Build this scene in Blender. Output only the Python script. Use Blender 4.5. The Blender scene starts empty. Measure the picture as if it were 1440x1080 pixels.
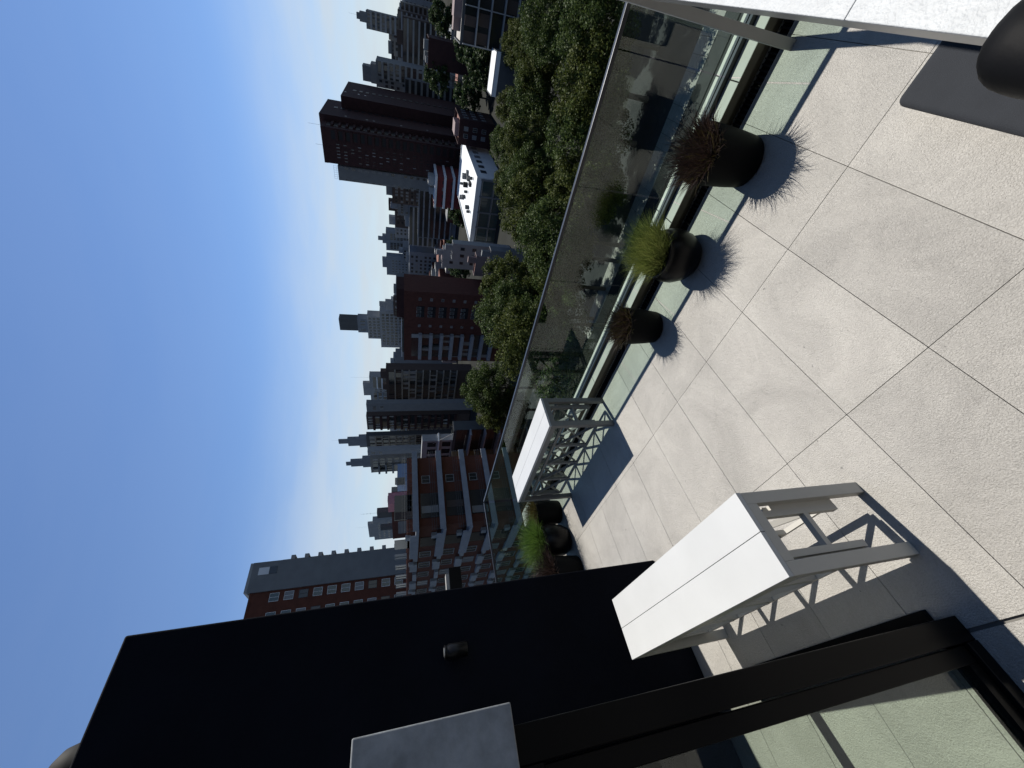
import bpy, bmesh, math, random
from mathutils import Vector, Matrix
random.seed(7)
R_ = math.radians
S = bpy.context.scene
C = S.collection

# ------------------------------------------------------------------ camera
PITCH = R_(15.693); AZ = R_(45.253); EYE = Vector((0, 0, 2.4))
Fh = Vector((math.cos(AZ), math.sin(AZ), 0)); RT = Vector((math.sin(AZ), -math.cos(AZ), 0))
FW = Fh * math.cos(PITCH) - Vector((0, 0, math.sin(PITCH)))
UP = Fh * math.sin(PITCH) + Vector((0, 0, math.cos(PITCH)))
cam = bpy.data.cameras.new('camera'); camo = bpy.data.objects.new('camera', cam); C.objects.link(camo)
cam.sensor_fit = 'HORIZONTAL'; cam.sensor_width = 36.0; cam.lens = 541.0 / 1440 * 36
cam.clip_start = 0.02; cam.clip_end = 6000
# the phone was held sideways: world up points to the left of the picture
M = Matrix((-UP, RT, -FW)).transposed().to_4x4(); M.translation = EYE
camo.matrix_world = M
S.camera = camo

# ------------------------------------------------------------------ sky and sun
SUN_EL, SUN_AZ = R_(59.0), R_(7.5)          # azimuth measured from +X towards +Y
sdir = Vector((math.cos(SUN_EL) * math.cos(SUN_AZ), math.cos(SUN_EL) * math.sin(SUN_AZ), math.sin(SUN_EL)))
W = bpy.data.worlds.new('World'); S.world = W; W.use_nodes = True
nt = W.node_tree; N = nt.nodes; Lk = nt.links
bg = N['Background']
sky = N.new('ShaderNodeTexSky'); sky.sky_type = 'NISHITA'; sky.sun_disc = False
sky.sun_elevation = SUN_EL; sky.sun_rotation = math.pi / 2 - SUN_AZ
sky.altitude = 200; sky.air_density = 1.0; sky.dust_density = 0.0; sky.ozone_density = 4.0
tc = N.new('ShaderNodeTexCoord'); sep = N.new('ShaderNodeSeparateXYZ'); Lk.new(tc.outputs['Generated'], sep.inputs[0])
mp = N.new('ShaderNodeMapping'); mp.inputs['Scale'].default_value = (1.6, 1.6, 9.0); mp.inputs['Rotation'].default_value = (0.05, 0.08, 0)
Lk.new(tc.outputs['Generated'], mp.inputs[0])
nz = N.new('ShaderNodeTexNoise'); nz.inputs['Scale'].default_value = 1.7; nz.inputs['Detail'].default_value = 6; nz.inputs['Roughness'].default_value = .55
Lk.new(mp.outputs[0], nz.inputs['Vector'])
ramp = N.new('ShaderNodeMapRange'); ramp.interpolation_type = 'SMOOTHSTEP'
ramp.inputs[1].default_value = .08; ramp.inputs[2].default_value = .33; ramp.inputs[3].default_value = 1.0; ramp.inputs[4].default_value = 0.04
Lk.new(sep.outputs[2], ramp.inputs[0])
cl = N.new('ShaderNodeMapRange'); cl.interpolation_type = 'SMOOTHSTEP'
cl.inputs[1].default_value = .32; cl.inputs[2].default_value = .66; cl.inputs[3].default_value = .58; cl.inputs[4].default_value = .98
Lk.new(nz.outputs[0], cl.inputs[0])
mul = N.new('ShaderNodeMath'); mul.operation = 'MULTIPLY'; Lk.new(ramp.outputs[0], mul.inputs[0]); Lk.new(cl.outputs[0], mul.inputs[1])
mx = N.new('ShaderNodeMix'); mx.data_type = 'RGBA'; mx.inputs['B'].default_value = (5.6, 6.3, 6.9, 1)   # thin high cloud along the horizon
tn = N.new('ShaderNodeMix'); tn.data_type = 'RGBA'; tn.blend_type = 'MULTIPLY'; tn.inputs['Factor'].default_value = 1; tn.inputs['B'].default_value = (.92, 1.0, 1.12, 1)
Lk.new(sky.outputs[0], tn.inputs['A'])
Lk.new(mul.outputs[0], mx.inputs['Factor']); Lk.new(tn.outputs['Result'], mx.inputs['A'])
Lk.new(mx.outputs['Result'], bg.inputs['Color'])
bg.inputs['Strength'].default_value = 0.067
sl = bpy.data.lights.new('sun', 'SUN'); sl.energy = 5.0; sl.angle = R_(0.53); sl.color = (1.0, .95, .872)
so = bpy.data.objects.new('sun', sl); C.objects.link(so); so.rotation_euler = sdir.to_track_quat('Z', 'Y').to_euler(); so.location = sdir * 60
vs = S.view_settings; vs.view_transform = 'Standard'; vs.look = 'None'; vs.gamma = 1; vs.exposure = 0.74; vs.use_curve_mapping = False
cy = S.cycles; cy.max_bounces = 10; cy.diffuse_bounces = 3; cy.glossy_bounces = 4; cy.transparent_max_bounces = 16
cy.use_denoising = True; cy.sample_clamp_indirect = 6; cy.caustics_reflective = True

# ------------------------------------------------------------------ helpers
class MB:
    def __init__(s): s.v = []; s.f = []
    def box(s, x0, x1, y0, y1, z0, z1):
        b = len(s.v)
        s.v += [(x0,y0,z0),(x1,y0,z0),(x1,y1,z0),(x0,y1,z0),(x0,y0,z1),(x1,y0,z1),(x1,y1,z1),(x0,y1,z1)]
        s.f += [tuple(b+i for i in q) for q in ((0,3,2,1),(4,5,6,7),(0,1,5,4),(1,2,6,5),(2,3,7,6),(3,0,4,7))]
        return s
    def quad(s, a, b, c, d):
        n = len(s.v); s.v += [tuple(a), tuple(b), tuple(c), tuple(d)]; s.f.append((n, n+1, n+2, n+3)); return s
    def bar(s, p, q, w, h, up=(0, 0, 1)):
        p, q = Vector(p), Vector(q); d = (q - p).normalized(); u = Vector(up)
        if abs(d.dot(u)) > .98: u = Vector((1, 0, 0))
        a = d.cross(u).normalized(); c = a.cross(d).normalized(); b = len(s.v)
        for e in (p, q):
            for i, j in ((-1,-1),(1,-1),(1,1),(-1,1)): s.v.append(tuple(e + a*(i*w/2) + c*(j*h/2)))
        s.f += [tuple(b+i for i in k) for k in ((0,1,2,3),(7,6,5,4),(0,4,5,1),(1,5,6,2),(2,6,7,3),(3,7,4,0))]
        return s
    def tube(s, pts, rad, n=8):
        b = len(s.v); m = len(pts)
        for i, p in enumerate(pts):
            p = Vector(p); d = (Vector(pts[min(i+1, m-1)]) - Vector(pts[max(i-1, 0)])).normalized()
            u = Vector((1, 0, 0)) if abs(d.x) < .9 else Vector((0, 1, 0))
            a = d.cross(u).normalized(); c = d.cross(a)
            for k in range(n):
                t = 2*math.pi*k/n; s.v.append(tuple(p + (a*math.cos(t) + c*math.sin(t))*rad[i]))
        for i in range(m-1):
            for k in range(n): s.f.append((b+i*n+k, b+i*n+(k+1) % n, b+(i+1)*n+(k+1) % n, b+(i+1)*n+k))
        s.f.append(tuple(b+k for k in range(n))[::-1]); s.f.append(tuple(b+(m-1)*n+k for k in range(n)))
        return s
    def lathe(s, prof, n=40, c=(0, 0, 0)):
        b = len(s.v)
        for r, z in prof:
            for k in range(n):
                t = 2*math.pi*k/n; s.v.append((c[0]+r*math.cos(t), c[1]+r*math.sin(t), c[2]+z))
        for i in range(len(prof)-1):
            for k in range(n): s.f.append((b+i*n+k, b+i*n+(k+1) % n, b+(i+1)*n+(k+1) % n, b+(i+1)*n+k))
        s.f.append(tuple(b+k for k in range(n))[::-1]); s.f.append(tuple(b+(len(prof)-1)*n+k for k in range(n)))
        return s
    def mesh(s, name, mat, smooth=False):
        me = bpy.data.meshes.new(name); me.from_pydata(s.v, [], s.f); me.materials.append(mat)
        if smooth:
            for p in me.polygons: p.use_smooth = len(p.vertices) < 5
        me.update(); return me
    def build(s, name, mat, parent=None, smooth=False, bevel=0, seg=2):
        o = bpy.data.objects.new(name, s.mesh(name, mat, smooth)); C.objects.link(o); o.parent = parent
        if bevel:
            m = o.modifiers.new('bevel', 'BEVEL'); m.width = bevel; m.segments = seg; m.limit_method = 'ANGLE'; m.angle_limit = R_(40)
        return o
def tag(o, label=None, cat=None, group=None, kind=None):
    if label: o['label'] = label
    if cat: o['category'] = cat
    if group: o['group'] = group
    if kind: o['kind'] = kind
    return o
def empty(name, loc, label=None, cat=None, group=None):
    o = bpy.data.objects.new(name, None); C.objects.link(o); o.location = loc; o.empty_display_size = .1
    return tag(o, label, cat, group)
def link(name, me, parent=None, loc=(0, 0, 0)):
    o = bpy.data.objects.new(name, me); C.objects.link(o); o.parent = parent; o.location = loc; return o

# ------------------------------------------------------------------ materials
def mat(name, col, rough=.7, metal=0, spec=.5, var=0, vscale=3, bump=0, bscale=40, col2=None, objrand=0):
    m = bpy.data.materials.new(name); m.use_nodes = True; t = m.node_tree; b = t.nodes['Principled BSDF']
    b.inputs['Base Color'].default_value = (*col, 1); b.inputs['Roughness'].default_value = rough
    b.inputs['Metallic'].default_value = metal; b.inputs['Specular IOR Level'].default_value = spec
    tcn = t.nodes.new('ShaderNodeTexCoord')
    last = None
    if var or col2:
        n = t.nodes.new('ShaderNodeTexNoise'); n.inputs['Scale'].default_value = vscale; n.inputs['Detail'].default_value = 7; n.inputs['Roughness'].default_value = .62
        t.links.new(tcn.outputs['Object'], n.inputs['Vector'])
        r = t.nodes.new('ShaderNodeMapRange'); r.inputs[1].default_value = .3; r.inputs[2].default_value = .7
        t.links.new(n.outputs[0], r.inputs[0])
        k = t.nodes.new('ShaderNodeMix'); k.data_type = 'RGBA'
        c2 = col2 if col2 else tuple(c*(1-var) for c in col); c1 = col if col2 else tuple(min(1, c*(1+var)) for c in col)
        k.inputs['A'].default_value = (*c2, 1); k.inputs['B'].default_value = (*c1, 1)
        t.links.new(r.outputs[0], k.inputs['Factor']); last = k.outputs['Result']
    if objrand:
        oi = t.nodes.new('ShaderNodeObjectInfo'); h = t.nodes.new('ShaderNodeHueSaturation')
        r = t.nodes.new('ShaderNodeMapRange'); r.inputs[3].default_value = 1-objrand; r.inputs[4].default_value = 1+objrand
        t.links.new(oi.outputs['Random'], r.inputs[0]); t.links.new(r.outputs[0], h.inputs['Value'])
        if last: t.links.new(last, h.inputs['Color'])
        else: h.inputs['Color'].default_value = (*col, 1)
        last = h.outputs[0]
    if last: t.links.new(last, b.inputs['Base Color'])
    if bump:
        n2 = t.nodes.new('ShaderNodeTexNoise'); n2.inputs['Scale'].default_value = bscale; n2.inputs['Detail'].default_value = 5
        t.links.new(tcn.outputs['Object'], n2.inputs['Vector'])
        bp = t.nodes.new('ShaderNodeBump'); bp.inputs['Strength'].default_value = bump; bp.inputs['Distance'].default_value = .01
        t.links.new(n2.outputs[0], bp.inputs['Height']); t.links.new(bp.outputs[0], b.inputs['Normal'])
    return m
def glassmat(name, tint, r0=.045, rough=0.0):
    m = bpy.data.materials.new(name); m.use_nodes = True; t = m.node_tree; t.nodes.remove(t.nodes['Principled BSDF'])
    out = t.nodes['Material Output']
    tr = t.nodes.new('ShaderNodeBsdfTransparent'); tr.inputs[0].default_value = (*tint, 1)
    gl = t.nodes.new('ShaderNodeBsdfGlossy'); gl.inputs['Roughness'].default_value = rough; gl.inputs['Color'].default_value = (1, 1, 1, 1)
    lw = t.nodes.new('ShaderNodeLayerWeight'); lw.inputs['Blend'].default_value = .5
    p5 = t.nodes.new('ShaderNodeMath'); p5.operation = 'POWER'; p5.inputs[1].default_value = 5; t.links.new(lw.outputs['Facing'], p5.inputs[0])
    ma = t.nodes.new('ShaderNodeMath'); ma.operation = 'MULTIPLY_ADD'; ma.inputs[1].default_value = 1-r0; ma.inputs[2].default_value = r0
    t.links.new(p5.outputs[0], ma.inputs[0])
    mi = t.nodes.new('ShaderNodeMixShader'); t.links.new(ma.outputs[0], mi.inputs[0]); t.links.new(tr.outputs[0], mi.inputs[1]); t.links.new(gl.outputs[0], mi.inputs[2])
    t.links.new(mi.outputs[0], out.inputs[0]); return m
def leafmat(name, c1, c2, trans=.35, spec=.25):
    m = bpy.data.materials.new(name); m.use_nodes = True; t = m.node_tree; b = t.nodes['Principled BSDF']; out = t.nodes['Material Output']
    g = t.nodes.new('ShaderNodeNewGeometry'); k = t.nodes.new('ShaderNodeMix'); k.data_type = 'RGBA'
    k.inputs['A'].default_value = (*c1, 1); k.inputs['B'].default_value = (*c2, 1)
    t.links.new(g.outputs['Random Per Island'], k.inputs['Factor'])
    t.links.new(k.outputs['Result'], b.inputs['Base Color']); b.inputs['Roughness'].default_value = .55; b.inputs['Specular IOR Level'].default_value = spec
    tl = t.nodes.new('ShaderNodeBsdfTranslucent'); t.links.new(k.outputs['Result'], tl.inputs[0])
    mi = t.nodes.new('ShaderNodeMixShader'); mi.inputs[0].default_value = trans
    t.links.new(b.outputs[0], mi.inputs[1]); t.links.new(tl.outputs[0], mi.inputs[2]); t.links.new(mi.outputs[0], out.inputs[0]); return m

def tilemat():
    m = mat('porcelain_tile', (.276, .264, .241), .40, spec=.5)
    t = m.node_tree; b = t.nodes['Principled BSDF']
    g = t.nodes.new('ShaderNodeNewGeometry')
    def noise(sc, det, rough, lo, hi, a, bb, dist=0):
        n = t.nodes.new('ShaderNodeTexNoise'); n.inputs['Scale'].default_value = sc; n.inputs['Detail'].default_value = det; n.inputs['Roughness'].default_value = rough
        n.inputs['Distortion'].default_value = dist
        t.links.new(g.outputs['Position'], n.inputs['Vector'])
        r = t.nodes.new('ShaderNodeMapRange'); r.inputs[1].default_value = lo; r.inputs[2].default_value = hi; r.inputs[3].default_value = a; r.inputs[4].default_value = bb
        t.links.new(n.outputs[0], r.inputs[0]); return n, r
    n1, r1 = noise(1.7, 9, .70, .3, .70, .74, 1.10, .8)
    n2, r2 = noise(75, 4, .75, .33, .7, .89, 1.07)
    n3, r3 = noise(7, 7, .75, .56, .80, 1.0, .74, 1.4)       # darker scuffs
    n4, r4 = noise(26, 2, .5, .735, .76, 1.0, .55)            # small dirt specks
    oi = t.nodes.new('ShaderNodeObjectInfo'); ro = t.nodes.new('ShaderNodeMapRange'); ro.inputs[3].default_value = .93; ro.inputs[4].default_value = 1.06
    t.links.new(oi.outputs['Random'], ro.inputs[0])
    last = ro.outputs[0]
    for r in (r1, r2, r3, r4):
        k = t.nodes.new('ShaderNodeMath'); k.operation = 'MULTIPLY'; t.links.new(last, k.inputs[0]); t.links.new(r.outputs[0], k.inputs[1]); last = k.outputs[0]
    hs = t.nodes.new('ShaderNodeHueSaturation'); hs.inputs['Color'].default_value = (.276, .264, .241, 1); t.links.new(last, hs.inputs['Value'])
    t.links.new(hs.outputs[0], b.inputs['Base Color'])
    n5, _ = noise(130, 4, .6, 0, 1, 0, 1, .3); n6, _ = noise(30, 3, .6, 0, 1, 0, 1)
    ad = t.nodes.new('ShaderNodeMath'); ad.operation = 'MULTIPLY_ADD'; ad.inputs[1].default_value = .5
    t.links.new(n6.outputs[0], ad.inputs[0]); t.links.new(n5.outputs[0], ad.inputs[2])
    bp = t.nodes.new('ShaderNodeBump'); bp.inputs['Strength'].default_value = .8; bp.inputs['Distance'].default_value = .009
    t.links.new(ad.outputs[0], bp.inputs['Height']); t.links.new(bp.outputs[0], b.inputs['Normal'])
    return m

TILE = tilemat()
GROUT = mat('grout', (.11, .105, .095), .9)
BLACK = mat('black_render', (.0026, .0034, .0060), .8, spec=.06, var=.25, vscale=1.3, bump=.15, bscale=60)
BFRAME = mat('black_aluminium', (.0028, .0029, .0032), .3, spec=.10)
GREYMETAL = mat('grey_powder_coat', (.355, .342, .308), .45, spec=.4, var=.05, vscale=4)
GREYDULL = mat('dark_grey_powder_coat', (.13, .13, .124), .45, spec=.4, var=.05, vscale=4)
WHITETOP = mat('white_lacquer', (.365, .372, .372), .38, spec=.35, var=.05, vscale=1.6)
STONETOP = mat('white_stone_top', (.335, .348, .352), .5, spec=.3, var=.09, vscale=22, bump=.3, bscale=120)
CONC = mat('concrete_panel', (.19, .2, .205), .8, var=.42, vscale=7, bump=.2, bscale=30)
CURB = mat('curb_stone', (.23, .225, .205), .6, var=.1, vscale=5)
CURBFACE = mat('shaded_curb_face', (.08, .068, .05), .7, var=.15)  # darker copy of the kerb stone, shade of its sunless side in the colour
POT = mat('dark_pot', (.0045, .0048, .0052), .6, spec=.06, var=.2, vscale=6)
POTGLOSS = mat('black_glazed_pot', (.0025, .0025, .003), .35, spec=.18)
SOIL = mat('soil', (.03, .022, .015), .95, bump=.6, bscale=60)
FABRIC = mat('dark_grey_fabric', (.020, .022, .026), .85, spec=.15, var=.08, vscale=8, bump=.35, bscale=400)
LEATHER = mat('black_leather', (.0022, .0022, .0026), .6, spec=.08, bump=.05, bscale=80)
GLASS = glassmat('tinted_glass', (.835, .92, .875), .036)
ROOMGLASS = glassmat('clear_door_glass', (.885, .93, .895), .04)
RAILM = mat('rail_metal', (.035, .037, .042), .3, metal=.6)
CHROME = mat('light_metal', (.45, .46, .47), .3, metal=.8)

# ------------------------------------------------------------------ terrace
tf = MB().box(-7, 3.3, -4, 6.3, -.35, -.014).build('terrace_floor', GROUT); tag(tf, kind='structure')
xs = [-.99*3, -.99*2, -.99, 0.0, .985, 1.972, 2.957]
TW, TH, J = .987, .4925, .0034
tme = MB().box(J/2, TW-J/2, J/2, TH-J/2, -.012, 0).mesh('tile', TILE)
half = MB().box(J/2, .16, J/2, TH-J/2, -.012, 0).mesh('tile', TILE)
for i, x in enumerate((-2.974, -1.987, -1.0, -.0005, .9865, 1.9735)):
    for k in range(-4, 12):
        y = .255 + TH*k
        if x < -1.5 and y < 1.2: continue
        link('tile', tme, tf, (x, y, random.uniform(-.0008, .0004)))
# kerb under the railing, drain in front of it
kb = empty('terrace_kerb', (3.1, 1, 0), 'stone capped kerb running under the glass railing, drain slot along its foot', 'kerb')
for k in range(-2, 7):
    y0 = .05 + .99*k
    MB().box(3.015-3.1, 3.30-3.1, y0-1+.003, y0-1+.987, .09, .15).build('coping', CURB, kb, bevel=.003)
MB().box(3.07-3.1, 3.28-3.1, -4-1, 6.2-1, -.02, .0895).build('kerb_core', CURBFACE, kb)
MB().box(3.0125-3.1, 3.0145-3.1, -4-1, 6.2-1, .088, .1485).build('kerb_face_shade', CURBFACE, kb)  # thin dark skin on the coping front, its shade put into the colour
gr = empty('drain_grating', (3.0, 1, 0), 'black slotted drain grating at the foot of the kerb', 'drain')
MB().box(-.04, .07, -3, 5.1, -.013, -.0095).build('channel', BFRAME, gr)
gb = MB().box(-.044, -.038, -3, 5.1, -.012, .003); gb.box(.062, .068, -3, 5.1, -.012, .003)
gb.build('edge_bar', GREYMETAL, gr)
gm = MB()
for k in range(250): gm.box(-.038, .062, -2.9+k*.032, -2.9+k*.032+.010, -.009, .002)
tag(gm.build('slot_bars', RAILM, gr), kind='stuff')

# ------------------------------------------------------------------ glass railing
def railing(label, axis, a0, a1, c, joints, z0=.13, z1=1.04):
    r = empty('glass_railing', (c if axis == 'y' else a0, a0 if axis == 'y' else c, .15), label, 'railing')
    bx = lambda u0, u1, d0, d1, za, zb: (MB().box(d0, d1, u0-a0, u1-a0, za-.15, zb-.15) if axis == 'y' else MB().box(u0-a0, u1-a0, d0, d1, za-.15, zb-.15))
    for i in range(len(joints)-1):
        bx(joints[i]+.004, joints[i+1]-.004, -.006, .006, z0, z1+.004).build('glass_pane', GLASS, r)
    bx(a0, a1, -.017, .017, z1, z1+.030).build('top_rail', RAILM, r, bevel=.003)
    bx(a0, a1, -.034, -.0065, .1515, .19).build('base_channel', RAILM, r)
    bx(a0, a1, .0065, .034, .1515, .19).build('base_channel', RAILM, r)
    return r
railing('long frameless glass railing with thin dark top rail behind the potted grasses', 'y', -3.5, 6.1, 3.17,
        [-3.5, -2.55, -1.69, -.82, .045, .905, 1.77, 2.63, 3.50, 4.37, 5.24, 6.085])
railing('short glass railing turning the far corner behind the three crowded pots', 'x', .2, 3.15, 6.10, [.2, 1.17, 2.15, 3.135])
MB().box(.2, 3.0, 6.0, 6.3, 0.0, .15).build('terrace_kerb', CURB).update_tag()
tag(bpy.data.objects['terrace_kerb.001'], 'short stone kerb under the far corner glass railing', 'kerb')

# ------------------------------------------------------------------ dark garden wall, lamp, vent
wl = empty('terrace_wall', (-1, 3.68, 0), 'tall black rendered wall closing the terrace beside the near table', 'wall')
MB().box(-4, 2.085, -.1, .1, 0.001, 4.27).build('wall', BLACK, wl, bevel=.014, seg=3)
lp = empty('wall_lamp', (.625, 3.58, 2.02), 'small black cylinder lamp fixed to the black wall', 'lamp')
MB().box(-.03, .03, -.02, 0.0, -.04, .04).build('bracket', BFRAME, lp)
MB().lathe([(.046, -.085), (.05, -.08), (.05, .055), (.044, .06), (.044, .075), (.047, .085)], 24, (0, -.075, 0)).build('lamp_body', POTGLOSS, lp, smooth=True)
MB().lathe([(.030, .0855), (.030, .09)], 20, (0, -.075, 0)).build('lens', CHROME, lp)
vt = empty('roof_vent', (.46, 4.1, 4.085), 'rounded dark vent cowl showing above the top of the black wall', 'vent')
MB().lathe([(.16, 0), (.16, .3), (.155, .40), (.13, .48), (.08, .53), (.01, .545)], 28).build('cowl', mat('vent_metal', (.006, .006, .006), .7, spec=.08), vt, smooth=True)
MB().lathe([(.1, -.9), (.1, .02)], 16).build('pipe', BFRAME, vt)
dk = empty('wall_box', (1.2, 3.75, 1.95), 'dark metal box jutting out past the end of the black wall', 'box')
MB().box(-.115, .11, -.03, .06, -.055, .055).build('casing', BFRAME, dk, bevel=.004)
MB().box(-.115, .06, -.025, .05, .0555, .085).build('sunlit_top', CURB, dk)  # pale plate, sunlight on the box top put into its colour

# ------------------------------------------------------------------ glazed room at the left, seen through its glass
rm = empty('glazed_room', (0, 1.585, 0), 'glazed corner room in black metal frames under a concrete fascia, at the near left', 'glass room')
MB().box(-.04, .055, -.045, .05, 0.001, 2.08).build('corner_post', BFRAME, rm, bevel=.004)
MB().box(-.108, -.046, -.03, .03, .075, 2.0).build('door_stile', BFRAME, rm, bevel=.003)
MB().box(-2.6, -.041, -.05, .05, .001, .07).build('bottom_rail', BFRAME, rm, bevel=.003)
MB().box(-2.6, -.109, -.028, .028, .0755, .13).build('door_bottom_rail', BFRAME, rm)
MB().box(-2.6, -.041, -.05, .05, 2.005, 2.075).build('head_rail', BFRAME, rm)
MB().box(-2.6, -.11, -.006, .006, .131, 2.0).build('glass_pane', ROOMGLASS, rm)
MB().box(-.01, .105, .051, 1.99, .001, .035).build('threshold', BFRAME, rm)
MB().box(-.005, .05, .051, 1.99, .0355, .085).build('side_bottom_rail', BFRAME, rm)
MB().box(-.005, .05, .051, 1.99, 2.0, 2.078).build('side_head_rail', BFRAME, rm)
for y in (1.06, 1.9):
    MB().box(-.006, .051, y, y+.075, .0855, 1.999).build('mullion', BFRAME, rm)
for a, b in ((.052, 1.058), (1.137, 1.898)):
    MB().box(.016, .028, a, b, .086, 1.998).build('glass_pane', ROOMGLASS, rm)
MB().box(-3.2, .11, -.07, 1.985, 2.081, 2.54).build('fascia', CONC, rm, bevel=.004)
hs = empty('house', (-6, 0, 0), 'unseen dark house mass added behind the viewer to block sky light', 'house')
MB().box(-8, 2.6, -12, 3.5, -28, 7.5).build('wall', BLACK, hs)  # dark mass added out of view to cut the sky light

# ------------------------------------------------------------------ slatted tables
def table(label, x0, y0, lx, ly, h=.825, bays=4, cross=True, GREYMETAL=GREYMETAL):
    t = empty('console_table', (x0, y0, 0), label, 'table', 'white topped console tables')
    lw, ld = .062, .045
    tp = .028
    MB().box(0, lx/2-.0012, 0, ly, h-tp, h).build('top_board', WHITETOP, t, bevel=.002)
    MB().box(lx/2+.0012, lx, 0, ly, h-tp, h).build('top_board', WHITETOP, t, bevel=.002)
    za, zb = h-tp-.058, h-tp-.001
    for y in (0, ly-.03): MB().box(lw+.001, lx-lw-.001, y+.001, y+.031, za, zb).build('apron', GREYMETAL, t)
    for x in (0, lx-.03): MB().box(x+.001, x+.029, ld+.001, ly-ld-.001, za, zb).build('apron', GREYMETAL, t)
    for x in (.001, lx-lw-.001):
        for y in (.001, ly-ld-.001): MB().box(x, x+lw, y, y+ld, 0, zb).build('leg', GREYMETAL, t, bevel=.003)
    b = .032
    # folding trestle frames under the top
    for y in (.05, ly-.05-b):
        f = MB(); f.box(.085, .085+b, y, y+b, .2, za-.001); f.box(lx-.085-b, lx-.085, y, y+b, .2, za-.001)
        f.box(.085+b+.0005, lx-.085-b-.0005, y, y+b, .41, .41+b); f.build('end_frame', GREYMETAL, t)
    for x in (.055, lx-.055-b*.8):
        top = .61
        bw = (ly-.16)/bays
        f = MB(); f.box(x, x+b*.8, .08, ly-.08, top, top+.03); f.box(x, x+b*.8, .08, ly-.08, .16, .185); f.build('lattice_rail', GREYMETAL, t)
        for k in range(bays+1):
            yy = .08+bw*k; MB().box(x, x+b*.8, yy-.018, yy+.018, .1855, top-.0005).build('lattice_post', GREYMETAL, t)
        for k in range(bays):
            ya, yb = .08+bw*k+.016, .08+bw*(k+1)-.016
            MB().bar((x+.008, ya, .20), (x+.008, yb, .59), .012, .032, (1, 0, 0)).build('lattice_brace', GREYMETAL, t)
            if cross: MB().bar((x+.0205, yb, .20), (x+.0205, ya, .59), .012, .032, (1, 0, 0)).build('lattice_brace', GREYMETAL, t)
    return t
table('white topped console table with grey lattice legs beside the black wall, nearest to the viewer', .300, 1.467, .396, 1.645, cross=False)
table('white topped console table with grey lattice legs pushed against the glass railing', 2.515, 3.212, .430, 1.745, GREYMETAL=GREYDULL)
# tall counter at the right edge
ct = empty('counter_table', (1.8, -.433, 0), 'tall counter with bright white stone top and grey metal leg at the right edge', 'table')
ct.rotation_euler.z = R_(-1.0)
for i, (a, b) in enumerate(((-1.6, -.805), (-.8035, .1), (.1015, 1.14))):
    MB().box(a, b, -.45, .294, 1.455, 1.47).build('top_slab', STONETOP, ct, bevel=.002)
MB().box(-1.6, 1.14, .20, .2935, 1.365, 1.4545).build('apron', mat('beige_edge', (.24, .235, .215), .35, spec=.5), ct)
MB().box(1.06, 1.17, .235, .2925, 0, 1.3645).build('leg', GREYMETAL, ct, bevel=.003)
MB().box(1.06, 1.17, -.44, -.385, 0, 1.4545).build('leg', GREYMETAL, ct, bevel=.003)

# cushions near the counter
def cushion(name, label, cat, x0, x1, y0, y1, z0, z1, m, r=.05):
    o = MB().box(-(x1-x0)/2, (x1-x0)/2, -(y1-y0)/2, (y1-y0)/2, 0, z1-z0).build(name, m)
    o.location = ((x0+x1)/2, (y0+y1)/2, z0)
    bv = o.modifiers.new('b', 'BEVEL'); bv.width = r; bv.segments = 6
    for p in o.data.polygons: p.use_smooth = True
    tag(o, label, cat); return o
cushion('floor_cushion', 'flat dark grey padded cushion with rounded corner lying under the counter', 'cushion', .4, 1.895, -.9, -.035, .002, .10, FABRIC, .035)
cu = cushion('bolster', 'glossy black rounded bolster in the near right corner above the counter', 'cushion', -.1, .562, -.165, -.047, 1.545, 1.68, LEATHER, .055)

# ------------------------------------------------------------------ potted grasses
def blades(n, r0, lo, hi, spread, width, seed, droop=.35, curl=.15, bias=(0, 0)):
    rd = random.Random(seed); m = MB()
    for _ in range(n):
        a = rd.uniform(0, 2*math.pi); q = math.sqrt(rd.random()); p = Vector((math.cos(a)*r0*q, math.sin(a)*r0*q, 0))
        L = rd.uniform(lo, hi); th = rd.gauss(0, .22) + spread*q
        az = a + rd.gauss(0, .5)
        d = Vector((math.sin(th)*math.cos(az)+bias[0], math.sin(th)*math.sin(az)+bias[1], math.cos(th))).normalized()
        side = d.cross(Vector((rd.gauss(0, 1), rd.gauss(0, 1), .3))).normalized()
        w = width*rd.uniform(.6, 1.3); pts = []; dd = d.copy(); cur = p.copy(); sg = 4
        cv = Vector((rd.gauss(0, curl), rd.gauss(0, curl), 0))
        for i in range(sg+1):
            pts.append(cur.copy()); dd = (dd + Vector((d.x*.25, d.y*.25, -droop*(i+1)/sg*.6)) + cv*.5).normalized(); cur = cur + dd*(L/sg)
        b = len(m.v)
        for i, pt in enumerate(pts):
            ww = w*(1-(i/sg)**1.6*.92); m.v += [tuple(pt-side*ww), tuple(pt+side*ww)]
        for i in range(sg): m.f.append((b+2*i, b+2*i+1, b+2*i+3, b+2*i+2))
    return m
PURPLE = leafmat('purple_black_blades', (.009, .0055, .006), (.046, .026, .020), .2, .35)
OLIVE = leafmat('olive_blades', (.02, .022, .006), (.075, .06, .02), .35, .3)
GREEN = leafmat('green_grass_blades', (.055, .085, .014), (.20, .22, .06), .45, .3)
GREEN2 = leafmat('fresh_grass_blades', (.03, .07, .010), (.09, .15, .03), .45, .3)
STRAIGHT = lambda r, h: [(r*.80, 0), (r*.86, .012), (r*.92, h*.3), (r*.985, h*.75), (r, h*.97), (r*.995, h), (r*.95, h), (r*.93, h-.05)]
ROUND = lambda r, h: [(r*.62, 0), (r*.74, .012), (r*.93, h*.22), (r*1.03, h*.48), (r*1.02, h*.68), (r*.93, h*.86), (r*.86, h*.93), (r*.90, h*.97), (r*.905, h), (r*.84, h), (r*.82, h-.05)]
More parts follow.
